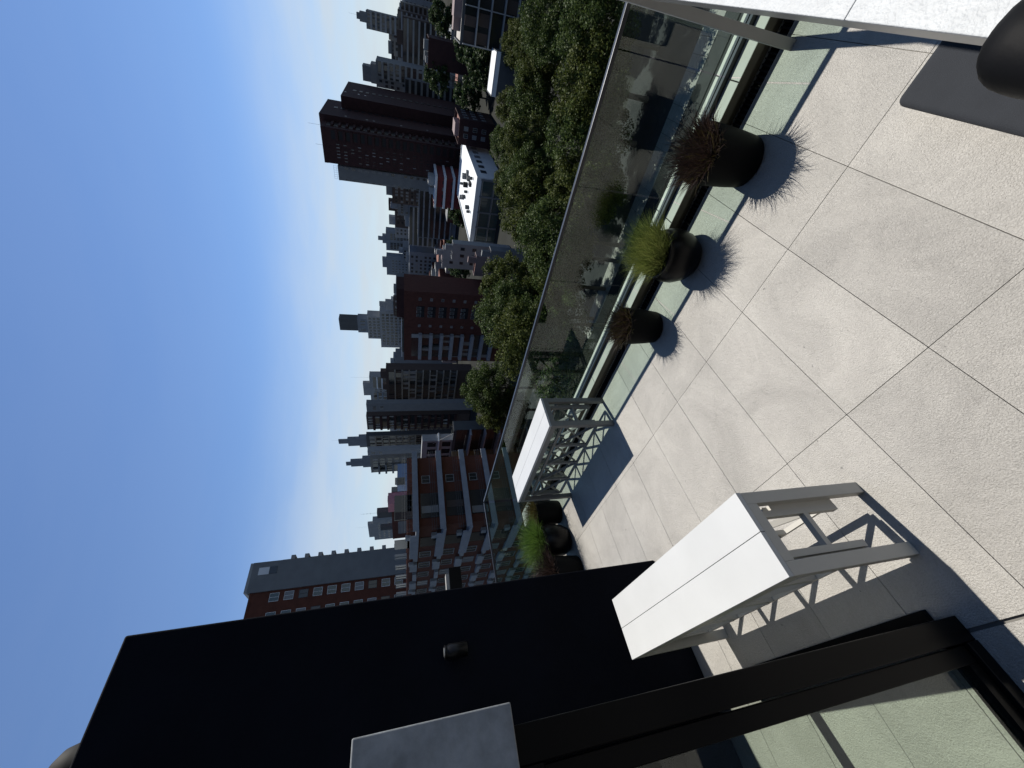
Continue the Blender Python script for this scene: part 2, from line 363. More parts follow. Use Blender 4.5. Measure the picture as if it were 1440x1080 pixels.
def pot(label, x, y, r, h, prof, m, parts, group='potted grasses on the terrace'):
    t = empty('potted_grass', (x, y, 0), label, 'potted plant', group)
    MB().lathe(prof(r, h), 44).build('pot', m, t, smooth=True)
    rs = prof(r, h)[-1][0]
    MB().lathe([(rs*.999, h-.06), (rs*.999, h-.045), (rs*.4, h-.03)], 30).build('soil', SOIL, t)
    for a, mt in parts:
        o = blades(*a[:-2], bias=a[-1], droop=a[-2]).build('foliage', mt, t); o.location = (0, 0, h-.04)
    return t
pot('dark purple spiky grass in a straight charcoal pot, nearest the counter leg', 2.735, .455, .195, .40, STRAIGHT, POT,
    [((1700, .165, .10, .255, .34, .0023, 11, .22, (0, 0)), PURPLE), ((420, .17, .08, .20, .42, .0026, 12, .25, (0, 0)), OLIVE)])
pot('feathery yellow green grass in a round black pot, middle of the three by the railing', 2.765, 1.225, .215, .345, ROUND, POTGLOSS,
    [((5200, .155, .17, .33, .12, .0015, 13, .22, (.05, -.14)), GREEN)])
pot('dark purple spiky grass in a straight charcoal pot, closest to the far table', 2.735, 1.955, .178, .36, STRAIGHT, POT,
    [((800, .145, .10, .225, .4, .0024, 14, .22, (0, 0)), PURPLE), ((600, .145, .08, .19, .4, .0026, 15, .25, (0, 0)), OLIVE)])
pot('olive grass in a black pot at the far corner, half hidden by the far table', 2.60, 5.55, .205, .42, STRAIGHT, POT,
    [((700, .17, .14, .28, .5, .0032, 16, .3, (0, 0)), OLIVE)])
pot('bright green grass in a glossy round black pot at the far corner', 2.13, 5.50, .23, .43, ROUND, POTGLOSS,
    [((2600, .17, .24, .46, .42, .0022, 17, .42, (0, 0)), GREEN2)])
pot('dark purple grass in a black pot at the far corner beside the black wall', 1.66, 5.42, .21, .42, STRAIGHT, POT,
    [((1300, .18, .18, .38, .65, .0030, 18, .25, (0, 0)), PURPLE)])

# ------------------------------------------------------------------ ground and street
GZ = -28.0
ASPH = mat('asphalt', (.024, .025, .027), .9, spec=.08, var=.2, vscale=.4)
PAVE = mat('pavement_slabs', (.14, .135, .125), .8, var=.2, vscale=.8)
LAND = mat('city_ground', (.022, .023, .021), .95, spec=.03, var=.35, vscale=.02)
g = MB().quad((-1200, -1200, 0), (2500, -1200, 0), (2500, 2500, 0), (-1200, 2500, 0)).build('ground', LAND); g.location.z = GZ - .15; tag(g, kind='structure')
o = MB().box(3.26, 45, -200, 300, -.14, .0).build('road', ASPH); o.location.z = GZ; tag(o, kind='structure')
pv = MB().box(45, 52, -200, 300, -.14, .12).build('pavement', ASPH); pv.location.z = GZ; tag(pv, kind='structure')
pm = MB().box(.02, 1.48, .02, 1.48, .121, .16).mesh('paving_slab', PAVE)
for i in range(2):
    for k in range(30): link('paving_slab', pm, pv, (47.2+i*1.5, -8+k*1.5, 0))
o = MB().box(52, 62, -200, 300, -.14, .0).build('road', ASPH); o.location.z = GZ; tag(o, kind='structure')
ln = MB()
for k in range(50): ln.box(33.9, 34.05, -150+k*8, -147+k*8, .004, .008)
o = ln.build('lane_marking', mat('road_paint', (.5, .5, .48), .7)); o.location.z = GZ; tag(o, kind='structure')
own = empty('apartment_block', (0, 0, GZ), 'own apartment block carrying the terrace, seen only from above', 'building')
MB().box(-14, 3.25, -14, 6.28, .0, 27.64).build('wall', CURBFACE, own)

# ------------------------------------------------------------------ buildings
def wallm(n, c, var=.12, vs=.35, rough=.85): return mat(n, c, rough, spec=.25, var=var, vscale=vs)
BRICK = mat('red_brick', (.056, .021, .016), .85, spec=.2, var=.25, vscale=.9)
BRICKD = mat('dark_brick', (.026, .0115, .0115), .85, spec=.2, var=.22, vscale=.6)
BRICKO = mat('orange_brick', (.066, .023, .014), .85, spec=.2, var=.22, vscale=.7)
BROWN = wallm('brown_render', (.048, .036, .031))
GREYC = wallm('grey_concrete', (.115, .123, .127))
GREYD = wallm('dark_grey_concrete', (.055, .060, .063))
PALE = wallm('pale_render', (.20, .207, .208))
WHITE = wallm('white_render', (.45, .47, .48), .06)
CREAM = wallm('cream_render', (.165, .155, .135))
YELL = wallm('ochre_render', (.17, .105, .045))
PINK = wallm('pink_render', (.15, .115, .112))
BLUEG = wallm('blue_grey_haze_render', (.125, .142, .162))  # blue-grey render; on the far towers the tint stands in for haze
SLABM = wallm('slab_concrete', (.175, .185, .20), .12, 1.2)
REDBAND = wallm('red_cladding', (.10, .02, .02))
ROOFM = wallm('roof_screed', (.27, .26, .24))
ROOFR = wallm('roof_tiles_red', (.13, .058, .045))
METALP = mat('steel_pole', (.25, .26, .27), .4, metal=.6)
WIN = mat('window_glass', (.012, .015, .018), .12, spec=.5)
WINB = mat('window_glass_blind', (.11, .115, .12), .35, spec=.4)
WING = mat('curtain_wall_glass', (.035, .055, .055), .10, spec=.5)
TANK = mat('tank_blue', (.10, .16, .26), .5)
DARKV = mat('tinted_window_glass', (.010, .010, .012), .5, spec=.15)

SX = [1.0]
def fbx(face, m, u0, u1, z0, z1, d0, d1):
    if face == 'x':
        d0, d1 = d0/SX[0], d1/SX[0]
    if face == 'x': m.box(-d1, -d0, u0, u1, z0, z1)
    else: m.box(u0, u1, -d1, -d0, z0, z1)
    return m
def building(name, label, x0, y0, x1, y1, zt, wm, roof=None, par=.7, cat='building', fit=True):
    """fit: the frontage y0..y1 includes the flank that shows to the right of the near corner"""
    SX[0] = 1.0; sy = 1.0; ya = y0
    if fit and y0 > 5:
        dep = max(2.5, min(x1-x0, .17*(y1-y0)*x0/y0)); ya = y0*(x0+dep)/x0; sy = (y1-ya)/(y1-y0); SX[0] = dep/(x1-x0)
    r = empty(name, (x0, ya, GZ), label, cat); r.scale = (SX[0], sy, 1)
    h = zt - GZ
    MB().box(0, x1-x0, 0, y1-y0, 0, h-par).build('wall', wm, r)
    MB().box(.25, x1-x0-.25, .25, y1-y0-.25, h-par+.002, h-par+.06).build('roof', roof or ROOFM, r)
    p = MB(); dx, dy = x1-x0, y1-y0
    p.box(-.06, dx+.06, -.06, .22, h-par, h); p.box(-.06, dx+.06, dy-.22, dy+.06, h-par, h)
    p.box(-.06, .22, .2205, dy-.2205, h-par, h); p.box(dx-.22, dx+.06, .2205, dy-.2205, h-par, h)
    p.build('parapet', wm, r)
    r['dims'] = (dx, dy, h-par); return r
wcache = {}
def winmesh(face, w, h):
    k = (face, round(w, 2), round(h, 2))
    if k not in wcache:
        f = MB(); t = .07
        for a in ((0, t, 0, h), (w-t, w, 0, h), (t, w-t, 0, t), (t, w-t, h-t, h), (w/2-.03, w/2+.03, t, h-t)): fbx(face, f, *a, .0, .10)
        s = MB(); fbx(face, s, t*.5, w-t*.5, t*.5, h-t*.5, .004, .05)
        wcache[k] = (f, s)
    return wcache[k]
mcache = {}
def wm_(face, w, h, fm, pm):
    k = (face, round(w, 2), round(h, 2), fm.name, pm.name)
    if k not in mcache:
        f, s = winmesh(face, w, h); mcache[k] = (f.mesh('window', fm), s.mesh('pane', pm))
    return mcache[k]
def windows(r, face, u0, u1, z0, z1, fh, bw, w, h, fm=None, indiv=False, rnd=0, blinds=.25, sill=.9, seed=1, skip=0):
    rd = random.Random(seed); nu = max(1, int((u1-u0)/bw)); nz = max(1, int((z1-z0)/fh)); off = (u1-u0-nu*bw)/2
    a, b, c = MB(), MB(), MB()
    for i in range(nz):
        for j in range(nu):
            if rd.random() < skip: continue
            u = u0+off+j*bw+(bw-w)/2; z = z1-(i+1)*fh+sill
            bl = rd.random() < blinds
            if indiv:
                fmesh, pmesh = wm_(face, w, h, fm or PALE, WINB if bl else WIN)
                l = (0, u, z) if face == 'x' else (u, 0, z)
                o = link('window', fmesh, r, l); link('pane', pmesh, o)
            else:
                fbx(face, b if bl else a, u, u+w, z, z+h, .005, .06)
                if fm: fbx(face, c, u-.1, u+w+.1, z-.16, z-.02, .005, .16)
    if not indiv:
        for m, mt, n in ((a, WIN, 'window_panes'), (b, WINB, 'blinds'), (c, fm, 'sills')):
            if m.v: tag(m.build(n, mt, r), kind='stuff')
def bands(r, face, u0, u1, z0, z1, fh, sm, depth=.9, sh=1.0, glaz=WIN, split=0, seed=1, posts=0, rails=False):
    rd = random.Random(seed); n = int((z1-z0)/fh)
    for i in range(n):
        z = z1-(i+1)*fh
        fbx(face, MB(), u0, u1, z, z+sh, 0.002, depth).build('balcony', sm, r)
        fbx(face, MB(), u0+.25, u1-.25, z+sh+.05, z+fh-.12, .003, .05).build('window_band', glaz, r)
        if split:
            m = MB(); k = u0+.6
            while k < u1-.6:
                w = rd.uniform(.4, .9)*split
                if rd.random() < .55: fbx(face, m, k, min(k+w, u1-.3), z+sh, z+fh-.1, .052, .12 if rd.random() < .7 else depth*.6)
                k += w + rd.uniform(.3, 1.0)*split
            if m.v: tag(m.build('shutters', rd.choice((WINB, GREYD, BROWN, PALE)), r), kind='stuff')
    if posts:
        k = u0
        while k <= u1:
            fbx(face, MB(), k-.12, k+.12, z1-n*fh, z1, .0025, depth-.05).build('fin', sm, r); k += posts
def tanks(r, spots, m=GREYC):
    h = r['dims'][2]
    for (x, y, a, b, c) in spots:
        MB().box(x, x+a, y, y+b, h+.061, h+c).build('rooftop_hut', m, r)
def mast(r, x, y, hh, rad=.06):
    h = r['dims'][2]
    m = MB().tube([(x, y, h), (x, y, h+hh)], [rad, rad*.6], 6)
    for k in range(3): m.bar((x-.5+.1*k, y, h+hh*(.7+.1*k)), (x+.5-.1*k, y, h+hh*(.7+.1*k)), .03, .03)
    m.build('mast', METALP, r)

# --- right end of the skyline
b = building('apartment_tower', 'slim white banded tower standing alone at the right end of the skyline', 365.7, 17.7, 380, 27.6, 26.7, GREYC)
bands(b, 'x', 0, 9.8, 2, 54, 3.1, PALE, .8, 1.25, WIN, 1.5, 3); tanks(b, [(3, 1.5, 8, 5.5, 5), (4, 2.5, 5, 3.5, 7)], GREYC); mast(b, 6, 4, 12)
b = building('apartment_tower', 'grey tower with broken dark bands just left of the slim white tower', 394.6, 31, 412, 44.6, 11.6, GREYD)
bands(b, 'x', 0, 13.4, 2, 39, 3.1, GREYC, .9, 1.1, WIN, 2, 4); tanks(b, [(2, 2, 8, 8, 3)], GREYC)
b = building('apartment_tower', 'wide white banded slab with stepped top right of the red brick tower', 274.5, 30.6, 292, 44, 16.9, GREYC)
bands(b, 'x', 0, 8.6, 2, 44, 3.05, PALE, .8, 1.15, WIN, 1.5, 5); windows(b, 'x', 8.8, 13.2, 2, 44, 3.05, 2.1, 1.3, 1.5, CREAM, seed=6, blinds=.5)
tanks(b, [(3, 2.6, 10, 10, 3.6), (5, 4.5, 8, 8, 8)], GREYC)
b = building('brick_house', 'blank dark brick side wall of a low block at the far right', 187.1, 11.7, 200, 21.1, -6.1, BRICKD)
for k in range(3): fbx('x', MB(), 4.6, 5.6, 12.2-k*1.8, 12.8-k*1.8, .004, .06).build('vent_opening', WIN, b)
tanks(b, [(1, 1, 4, 3, 2.2), (6, 5, 3, 3, 1.8), (2, 6.2, 3, 2, 1.4)], GREYC)
b = building('apartment_block', 'dark glazed block with pale floor slabs at the right edge below the slim tower', 138.4, -14, 156, 9.1, -12.1, GREYD)
bands(b, 'x', 0, 22.9, 0, 15.2, 3.5, PALE, 1.2, .35, WIN, 3, 7, posts=7.6)
tanks(b, [(2, 14, 6, 4, 2.6), (8, 18, 4, 3, 2)], PINK)
b = building('low_hall', 'flat white canopy roof lying low behind the trees at the right', 128, 7.6, 136, 17.6, -20.5, GREYD, WHITE, .12)
fbx('x', MB(), 0, 10, 6.3, 7.35, .003, .15).build('fascia', WHITE, b)
b = building('brick_house', 'small dark brick block with pink roof edge at the foot of the red tower', 155.3, 29.1, 172, 36.8, -15.8, BRICKD, ROOFR, .9, fit=False)
windows(b, 'y', .8, 16, 0, 11.2, 3.1, 3.8, 1.5, 1.5, PALE, True, seed=8, blinds=.5); windows(b, 'x', .6, 7, 0, 11.2, 3.1, 2.2, 1.3, 1.5, PALE, True, seed=9, blinds=.5)
tanks(b, [(3, 2, 8, 4, 2.0)], PINK)

# --- red brick tower, three stepped volumes
b = building('brick_tower', 'tall dark red brick tower with stepped top, highest on the right', 204.9, 50.4, 229.7, 64.5, 36.8, BRICKD, par=1.6, fit=False)
windows(b, 'x', 5.2, 13.5, 6, 60, 3.0, 1.3, .35, 1.3, None, seed=10, blinds=.35, skip=.35)
bands(b, 'x', .6, 4.4, 4, 61, 3.0, BRICKD, .9, 1.1, DARKV, 0, 11)
h = b['dims'][2]
MB().box(10, 40, -2.4, 8, 0, h+3.2).build('stair_volume', BRICKD, b)
MB().box(27, 64, -7.2, 6, 0, h-4.4).build('rear_volume', BRICKD, b)
for k in range(19):
    MB().box(3, 8.6, -.7, -.004, h-3-3*k, h-2.1-3*k).build('balcony', BRICKD, b)
    MB().box(3.2, 8.4, -.05, -.003, h-2.05-3*k, h-.3-3*k).build('window', DARKV, b)
    MB().box(24, 26.6, -2.55, -2.404, h-3-3*k, h-1.3-3*k).build('window', DARKV, b)
    MB().box(42, 45, -7.35, -7.204, h-10-3*k, h-8.4-3*k).build('window', DARKV, b)
m = MB()
for k in (1, 4, 5, 9, 13): m.box(12, 12.9, -2.5, -2.404, h-5-3*k, h-4.1-3*k)
for k in (0, 2, 3): m.box(36, 37, -7.3, -7.204, h-6-3*k, h-5.2-3*k)
tag(m.build('blinds', WINB, b), kind='stuff')
mast(b, 14, 3, 9); mast(b, 3, 8, 5); mast(b, 36, -1, 4)
b = building('apartment_tower', 'smooth grey slab tower joined to the left of the red brick tower', 210.8, 65.7, 232, 73.4, 32.4, GREYC)
windows(b, 'x', .15, 1.9, 4, 58, 3.0, 1.7, 1.2, 1.5, PALE, seed=13, blinds=.45)
windows(b, 'x', 6.7, 7.6, 4, 58, 3.0, .9, .6, 1.5, PALE, seed=14, blinds=.4)
m = MB()
for k in range(7): m.tube([(.5, .3+k*1.15, 60), (.5, .3+k*1.15, 62.2)], [.05, .05], 5)
m.bar((.5, .3, 62.2), (.5, 7.2, 62.2), .08, .08); m.bar((.5, .3, 61), (.5, 7.2, 61), .06, .06); m.build('roof_rail', METALP, b)

# --- middle ground right
b = building('apartment_block', 'beige block with rows of small windows left of the grey slab tower', 244, 82, 262, 94, 9.0, BROWN)
windows(b, 'x', .3, 11.6, 2, 36, 3.0, 2.2, 1.4, 1.4, CREAM, seed=15, blinds=.5); tanks(b, [(2, 1, 6, 6, 4)], GREYC)
b = building('apartment_block', 'paler narrow block with round water tank left of the beige block', 262, 98, 276, 108, 6.0, GREYC)
windows(b, 'x', .3, 9.5, 2, 33, 3.0, 1.9, 1.2, 1.4, None, seed=16, blinds=.4)
MB().lathe([(2.6, 33.4), (2.6, 38), (2.2, 38.6), (.2, 38.8)], 20, (4, 3.5, 0)).build('water_tank', BLUEG, b, smooth=True)
b = building('apartment_block', 'dark block with white curved balcony fronts behind the white office', 243.4, 82.6, 256, 116, -5.6, BLUEG)
b.location = (232, 78.6, GZ)
for i in range(6):
    z = 22.2-3.2*(i+1)
    for k in range(5):
        m = MB(); n = 7
        for q in range(n):
            t0, t1 = q/n, (q+1)/n; bu = lambda t: .5+.9*math.sin(math.pi*t)
            u0, u1 = k*6.6+6.4*t0, k*6.6+6.4*t1
            m.quad((-bu(t0), u0, z), (-bu(t1), u1, z), (-bu(t1), u1, z+.7), (-bu(t0), u0, z+.7)); m.quad((-bu(t0), u0, z+.7), (-bu(t1), u1, z+.7), (0, u1, z+.7), (0, u0, z+.7))
        m.build('balcony', SLABM, b)
    fbx('x', MB(), .3, 33, z+.8, z+3.0, .003, .05).build('window_band', WIN, b)
b = building('low_house', 'white roofed low block with dark red bands above the white office', 189.2, 58.9, 209, 72, -11.1, REDBAND, WHITE, .4, fit=False)
for k in range(3):
    z = 16.9-k*4.0
    fbx('x', MB(), -.3, 13.4, z-1.0, z, .002, .9).build('balcony', WHITE, b); fbx('y', MB(), -.2, 20, z-1.0, z, .002, .6).build('balcony', WHITE, b)
windows(b, 'x', .3, 13, 2, 15, 4.0, 3, 1.4, 1.6, None, seed=18)
tanks(b, [(6, 2, 5, 4, 3), (9, 8, 4, 3, 2.2)], PALE)
# white office
b = building('office_building', 'low white office with gridded glass front and cluttered bright roof behind the trees', 128.7, 38.5, 174.6, 59.8, -19.5, WHITE, WHITE, .5, fit=False)
hh = b['dims'][2]
for i in range(2):
    for k in range(4):
        u0 = .9+k*5.0; z = hh-1.2-3.9*(i+1)
        f = MB(); fbx('x', f, u0, u0+4.6, z, z+3.5, .003, .04)
        o = f.build('window', WING, b); s = MB()
        for q in (1.15, 2.3, 3.45): fbx('x', s, u0+q-.04, u0+q+.04, z, z+3.5, .041, .10)
        fbx('x', s, u0, u0+4.6, z+1.1, z+1.16, .101, .13); s.build('glazing_bar', GREYD, o)
for k in range(5): fbx('x', MB(), .35+k*5.0, .85+k*5.0, 0, hh-.9, .002, .35).build('pier', GREYC, b)
for i in range(2): fbx('x', MB(), .36, 20.9, hh-1.15-3.9*i-.25, hh-1.15-3.9*i+.1, .0045, .30).build('spandrel', GREYC, b)
windows(b, 'y', 3, 45, 0, hh-.4, 3.9, 5.2, 2.6, 2.0, BLUEG, True, seed=19, blinds=.35, sill=1.0)
rd = random.Random(20)
for k in range(13):
    x, y = rd.uniform(4, 34), rd.uniform(2.5, 17)
    if k % 3: MB().box(x, x+rd.uniform(1, 2.6), y, y+rd.uniform(.8, 1.6), hh+.062, hh+rd.uniform(.8, 1.7)).build('rooftop_unit', rd.choice((GREYD, GREYC, DARKV)), b)
    else: MB().lathe([(.5, hh+.3), (.5, hh+1.3), (.35, hh+1.5)], 12, (x, y, 0)).build('rooftop_fan', GREYD, b)
# small pink and grey houses
for (lab, x0, y0, x1, y1, zt, wm_a, rf) in (
    ('small grey rendered house with a dark window between the white office and the brick block', 105.4, 48.6, 113, 54.6, -11.0, PALE, ROOFM),
    ('small pink rendered house with red roof beside the brick block', 97, 47.5, 104, 54.6, -16.5, PINK, ROOFR),
    ('low grey house with flat red roof just above the treetops left of the white office', 90, 42.2, 96, 46.4, -18.6, GREYC, ROOFR),
    ('pale house with a stepped roof behind the pink house', 121, 58, 128, 66, -10, PALE, ROOFR)):
    b = building('low_house', lab, x0, y0, x1, y1, zt, wm_a, rf, .4, 'house')
    windows(b, 'x', .4, y1-y0-.3, 0, zt-GZ-1, 3.4, 2.6, 1.1, 1.2, GREYD, True, seed=int(x0), skip=.3)
    tanks(b, [(2, 1.0, 2.2, 2.0, 2.4)], wm_a)
# far grey towers
b = building('apartment_tower', 'haze-tinted grey tower with dark window columns on the skyline, right of its pair', 372, 165.7, 392, 189, 19, BLUEG)
for k in range(2): windows(b, 'x', 2+k*11, 10.5+k*11, 6, 43, 3.1, 2.0, 1.5, 2.2, None, seed=22+k, blinds=.05)
tanks(b, [(4, 6, 8, 10, 4), (5, 9, 5, 4, 8)], BLUEG)
b = building('apartment_tower', 'haze-tinted grey tower with small scattered windows on the skyline, left of its pair', 356, 183, 378, 206.5, 18.5, BLUEG)
windows(b, 'x', 2, 22, 6, 42, 3.1, 3.4, 1.2, 1.4, None, seed=25, blinds=.1); tanks(b, [(4, 3, 8, 12, 4.5)], BLUEG)

# --- brick block in the middle
b = building('brick_block', 'red brick block with pale balcony bands and a light well, centre of the skyline', 90, 51.6, 104, 80.5, 2.4, BRICK, WHITE, .5)
bands(b, 'x', 16.2, 27.2, 3, 28.4, 3.0, SLABM, 1.3, .95, WIN, 2.0, 26)
windows(b, 'x', 1.2, 4.2, 3, 28, 3.0, 2.6, 1.0, .7, PALE, True, seed=27, blinds=.7)
windows(b, 'x', 11.8, 14.6, 3, 28, 3.0, 2.6, .9, .7, PALE, True, seed=28, blinds=.7)
for i in range(8): fbx('x', MB(), 5.3, 9.6, 4+3*i, 5.9+3*i, .003, .05).build('light_well_opening', WIN, b)
windows(b, 'x', 5.4, 9.8, 3, 28, 3.0, 1.45, .9, 1.2, PALE, True, seed=29, blinds=.3)
hh = b['dims'][2]
MB().box(2, 12, .3, 11.2, hh+.062, hh+2.4).build('rooftop_hut', BRICKD, b); MB().box(1.5, 11, 12.3, 26, hh+.062, hh+1.0).build('penthouse', GREYD, b)
MB().box(.2, 11.6, 11.6, 27.5, hh+1.002, hh+1.2).build('penthouse_roof', WHITE, b)
for k in range(4): fbx('x', MB(), 1.5+2.3*k, 2.6+2.3*k, hh+.6, hh+1.6, -1.998, -1.95).build('window', WIN, b)
# white stepped tower behind it
b = building('apartment_tower', 'white stepped tower with windowless dark grey crown behind the brick block', 252, 170, 276, 212, 20, PALE)
windows(b, 'x', .5, 41, 6, 47, 3.1, 3.4, 2.2, 1.8, GREYC, seed=30, blinds=.25)
hh = b['dims'][2]
MB().box(1, 20, 7, 32, hh+.062, hh+10).build('upper_storeys', PALE, b)
MB().box(2, 18, 10.5, 25.5, hh+10.002, hh+17).build('crown_base', BLUEG, b)
MB().box(3, 17, 11.4, 24, hh+17.002, hh+30).build('crown', GREYD, b)
m = MB()
for i in range(3):
    for k in range(7): m.box(.9, .998, 8+3.4*k, 10+3.4*k, hh+1+3*i, hh+2.9+3*i)
for k in (12, 16, 22): m.box(1.9, 1.998, k, k+1.4, hh+11.5, hh+15)
tag(m.build('window_panes', WIN, b), kind='stuff')
b = building('apartment_block', 'low brown block with white terraces right of the stepped white tower', 236, 152, 252, 169, 9.5, BROWN)
windows(b, 'x', .5, 16.5, 6, 37, 3.1, 3, 1.8, 1.6, PALE, seed=31); tanks(b, [(3, 3, 8, 9, 6), (4, 5, 5, 4, 10)], PALE)
# --- banded slabs left of the brick block
b = building('apartment_block', 'long brown block of shadowed balconies left of the brick block', 129.3, 117.5, 145, 141, 10.1, BROWN)
bands(b, 'x', 0, 23.4, 4, 37, 3.05, CREAM, 1.0, .55, WIN, 2.2, 32); tanks(b, [(1.5, 2, 8, 5, 3), (3, 12, 5, 4, 2.4)], BROWN)
b = building('apartment_tower', 'narrow windowless grey slab standing left of the brown balcony block', 115.1, 125.4, 128, 133, 17.7, GREYC)
windows(b, 'x', 2, 6, 38, 44, 3.0, 2.0, 1.0, 1.2, None, seed=33)
b = building('apartment_tower', 'white tower with dark glazed upper floors above the brown balcony block', 188.8, 179, 206, 206, 24, PALE)
bands(b, 'x', .5, 13, 30, 50, 3.1, WHITE, .8, .8, WIN, 0, 34); bands(b, 'x', 18, 26.5, 20, 50, 3.1, BLUEG, .5, 1.0, WIN, 2, 35); windows(b, 'x', 13.2, 17.8, 20, 50, 3.1, 2.2, 1.2, 1.3, None, seed=36)
tanks(b, [(2, 8, 8, 14, 5)], PALE); mast(b, 3, 2, 12)
b = building('apartment_tower', 'dark brown tower of brick and dark window strips left of the narrow grey slab', 118.1, 136.4, 134, 149, 18.6, BROWN)
bands(b, 'x', 0, 12.5, 4, 46, 3.05, BRICKD, .7, 1.0, WIN, 1.6, 37)
b = building('apartment_tower', 'dark tower with pale window frames and a two step rooftop plant room', 117, 149.3, 134, 162, 19.4, GREYD)
bands(b, 'x', 0, 12.5, 4, 46, 3.05, CREAM, .5, .7, WIN, 1.8, 38, posts=4.1); tanks(b, [(2, 1, 10, 11, 4), (3, 2.5, 7, 8, 9), (4, 4, 4, 4, 13)], BLUEG); mast(b, 6, 5, 16)
b = building('apartment_tower', 'narrow pale blank tower face rising behind the penthouse', 101.2, 139, 114, 145.2, 17.2, PALE)
windows(b, 'x', .6, 5.6, 36, 44.5, 3.0, 1.7, 1.0, 1.2, None, seed=39)
b = building('apartment_tower', 'cream tower with broken balconies, left end of the dark tower row', 104.5, 148.6, 118, 164, 17.0, CREAM)
bands(b, 'x', 6, 15.2, 4, 44, 3.05, GREYC, 1.2, .8, WIN, 1.8, 40); windows(b, 'x', .4, 5.8, 4, 44, 3.05, 2.6, 1.8, 1.8, PALE, seed=41)
tanks(b, [(2, 1, 9, 9, 4), (3, 3, 6, 6, 9), (4, 5, 3, 3, 11)], BLUEG)
b = building('apartment_tower', 'small white tower with square windows far left, above the red rooftop', 123, 244, 140, 279, 22, PALE)
windows(b, 'x', 3, 33, 30, 48, 3.1, 3.2, 1.2, 1.2, None, seed=42, blinds=.05); tanks(b, [(3, 6, 10, 24, 4)], PALE); mast(b, 6, 12, 12)
# ochre building with balconies and penthouse
b = building('apartment_block', 'ochre side wall block with pale balcony slabs and a white penthouse, left of centre', 49.6, 60.7, 62, 76, -7.6, GREYD, ROOFM, .5)
fbx('x', MB(), 9.3, 15.35, 0, 20.3, .002, 1.7).build('ochre_wall', YELL, b)
bands(b, 'x', -.4, 9.0, 0, 19.9, 3.1, SLABM, 1.6, .3, WIN, 0, 43)
hh = b['dims'][2]
for i in range(6):
    z = 19.9-3.1*(i+1)+.3; m = MB()
    for k in range(26): fbx('x', m, -.35+k*.38, -.32+k*.38, z, z+1.0, 1.53, 1.56)
    fbx('x', m, -.4, 9.6, z+1.0, z+1.05, 1.52, 1.57); m.build('balcony_railing', GREYD, b)
for k in range(5): fbx('x', MB(), 11.2, 12.5, 1.2+3.1*k, 2.7+3.1*k, 1.702, 1.78).build('window', WIN, b)
MB().box(1.5, 10, 4.6, 15, hh+.062, hh+6.8).build('penthouse', PALE, b)
m = MB()
for i in range(2):
    for k in range(3): m.box(1.36, 1.498, 5.3+3.2*k, 7.3+3.2*k, hh+.8+3.1*i, hh+2.6+3.1*i)
m.build('penthouse_window', WIN, b)
MB().box(-.6, 10.5, 4.2, 15.2, hh+3.2, hh+3.45).build('penthouse_terrace', WHITE, b)
m = MB().bar((0, 1.2, hh+.5), (0, 5.4, hh+4.6), .12, .12); m.bar((0, 1.2, hh), (0, 1.2, hh+.6), .12, .12); m.build('stair_rail', METALP, b)
# big curved brick block near left
b = building('brick_apartments', 'large red brick apartment block with wide pale balcony slabs at left, nearest of the neighbours', 20.6, 44.4, 30.1, 75, 2.0, BRICKO, ROOFM, .5, fit=False)
hh = b['dims'][2]
for i in range(9):
    z = hh-.2-3.05*i
    MB().box(-1.15, 9.8, -1.15, 0.0, z-.55, z-.2).build('balcony_slab', SLABM, b)
    MB().box(-1.15, 0.0, .001, 6.4, z-.55, z-.2).build('balcony_slab', SLABM, b)
    MB().box(-1.15, -.98, .002, 6.4, z-.1995, z+.45).build('balcony_front', SLABM, b)
    MB().box(-.97, 9.8, -1.15, -1.0, z-.1995, z+.12).build('balcony_front', SLABM, b)
    m = MB()
    for q in (.5, .75, 1.0): m.tube([(-1.06, -1.06, z+q), (9.7, -1.06, z+q)], [.018, .018], 5)
    for q in range(8): m.tube([(-.9+q*1.5, -1.06, z+.1), (-.9+q*1.5, -1.06, z+1.0)], [.016, .016], 5)
    m.build('balcony_railing', GREYD, b)
    MB().box(1.0, 4.2, -.06, -.004, z+.05, z+2.2).build('sliding_door', WIN, b)
    MB().box(1.1+.5*(i % 3), 2.0+.5*(i % 3), -.09, -.0605, z+.1, z+2.1).build('curtain', WINB if i % 2 else BROWN, b)
    o = MB().box(5.6, 6.7, -.09, -.004, z+.95, z+2.0).build('window_frame', PALE, b); MB().box(5.68, 6.12, -.12, -.0905, z+1.03, z+1.92).build('pane', WIN, o); MB().box(6.18, 6.62, -.12, -.0905, z+1.03, z+1.92).build('pane', WIN, o)
    MB().box(-.42, -.004, 1.8, 2.6, z+.3, z+.95).build('air_conditioner', PALE, b)
    MB().box(-.06, -.004, 3.0, 5.6, z+.05, z+2.2).build('sliding_door', WIN, b)
    for k in range(6):
        u = 7.2+k*3.6
        o = link('window', wm_('x', 1.7, 1.5, PALE, WINB if (i+k) % 4 == 0 else WIN)[0], b, (0, u, z+.75)); link('pane', wm_('x', 1.7, 1.5, PALE, WINB if (i+k) % 4 == 0 else WIN)[1], o)
        MB().box(-.42, -.002, u-.4, u+2.1, z-.6, z+.35 if k % 2 else z-.05).build('spandrel', PALE, b)
        if k % 3 == 0: MB().box(-.75, -.43, u+2.0, u+2.8, z-.1, z+.5).build('air_conditioner', PALE, b)
m = MB()
for q in range(12): m.tube([(-.9+q*.95, -1.0, hh), (-.9+q*.95, -1.0, hh+1.1)], [.010, .010], 4)
for q in (.55, 1.1): m.tube([(-1, -1.0, hh+q), (9.8, -1.0, hh+q)], [.009, .009], 4)
m.build('roof_railing', GREYD, b)
MB().box(6.6, 9.3, .8, 3.2, hh+.062, hh+1.7).build('water_tank', TANK, b)
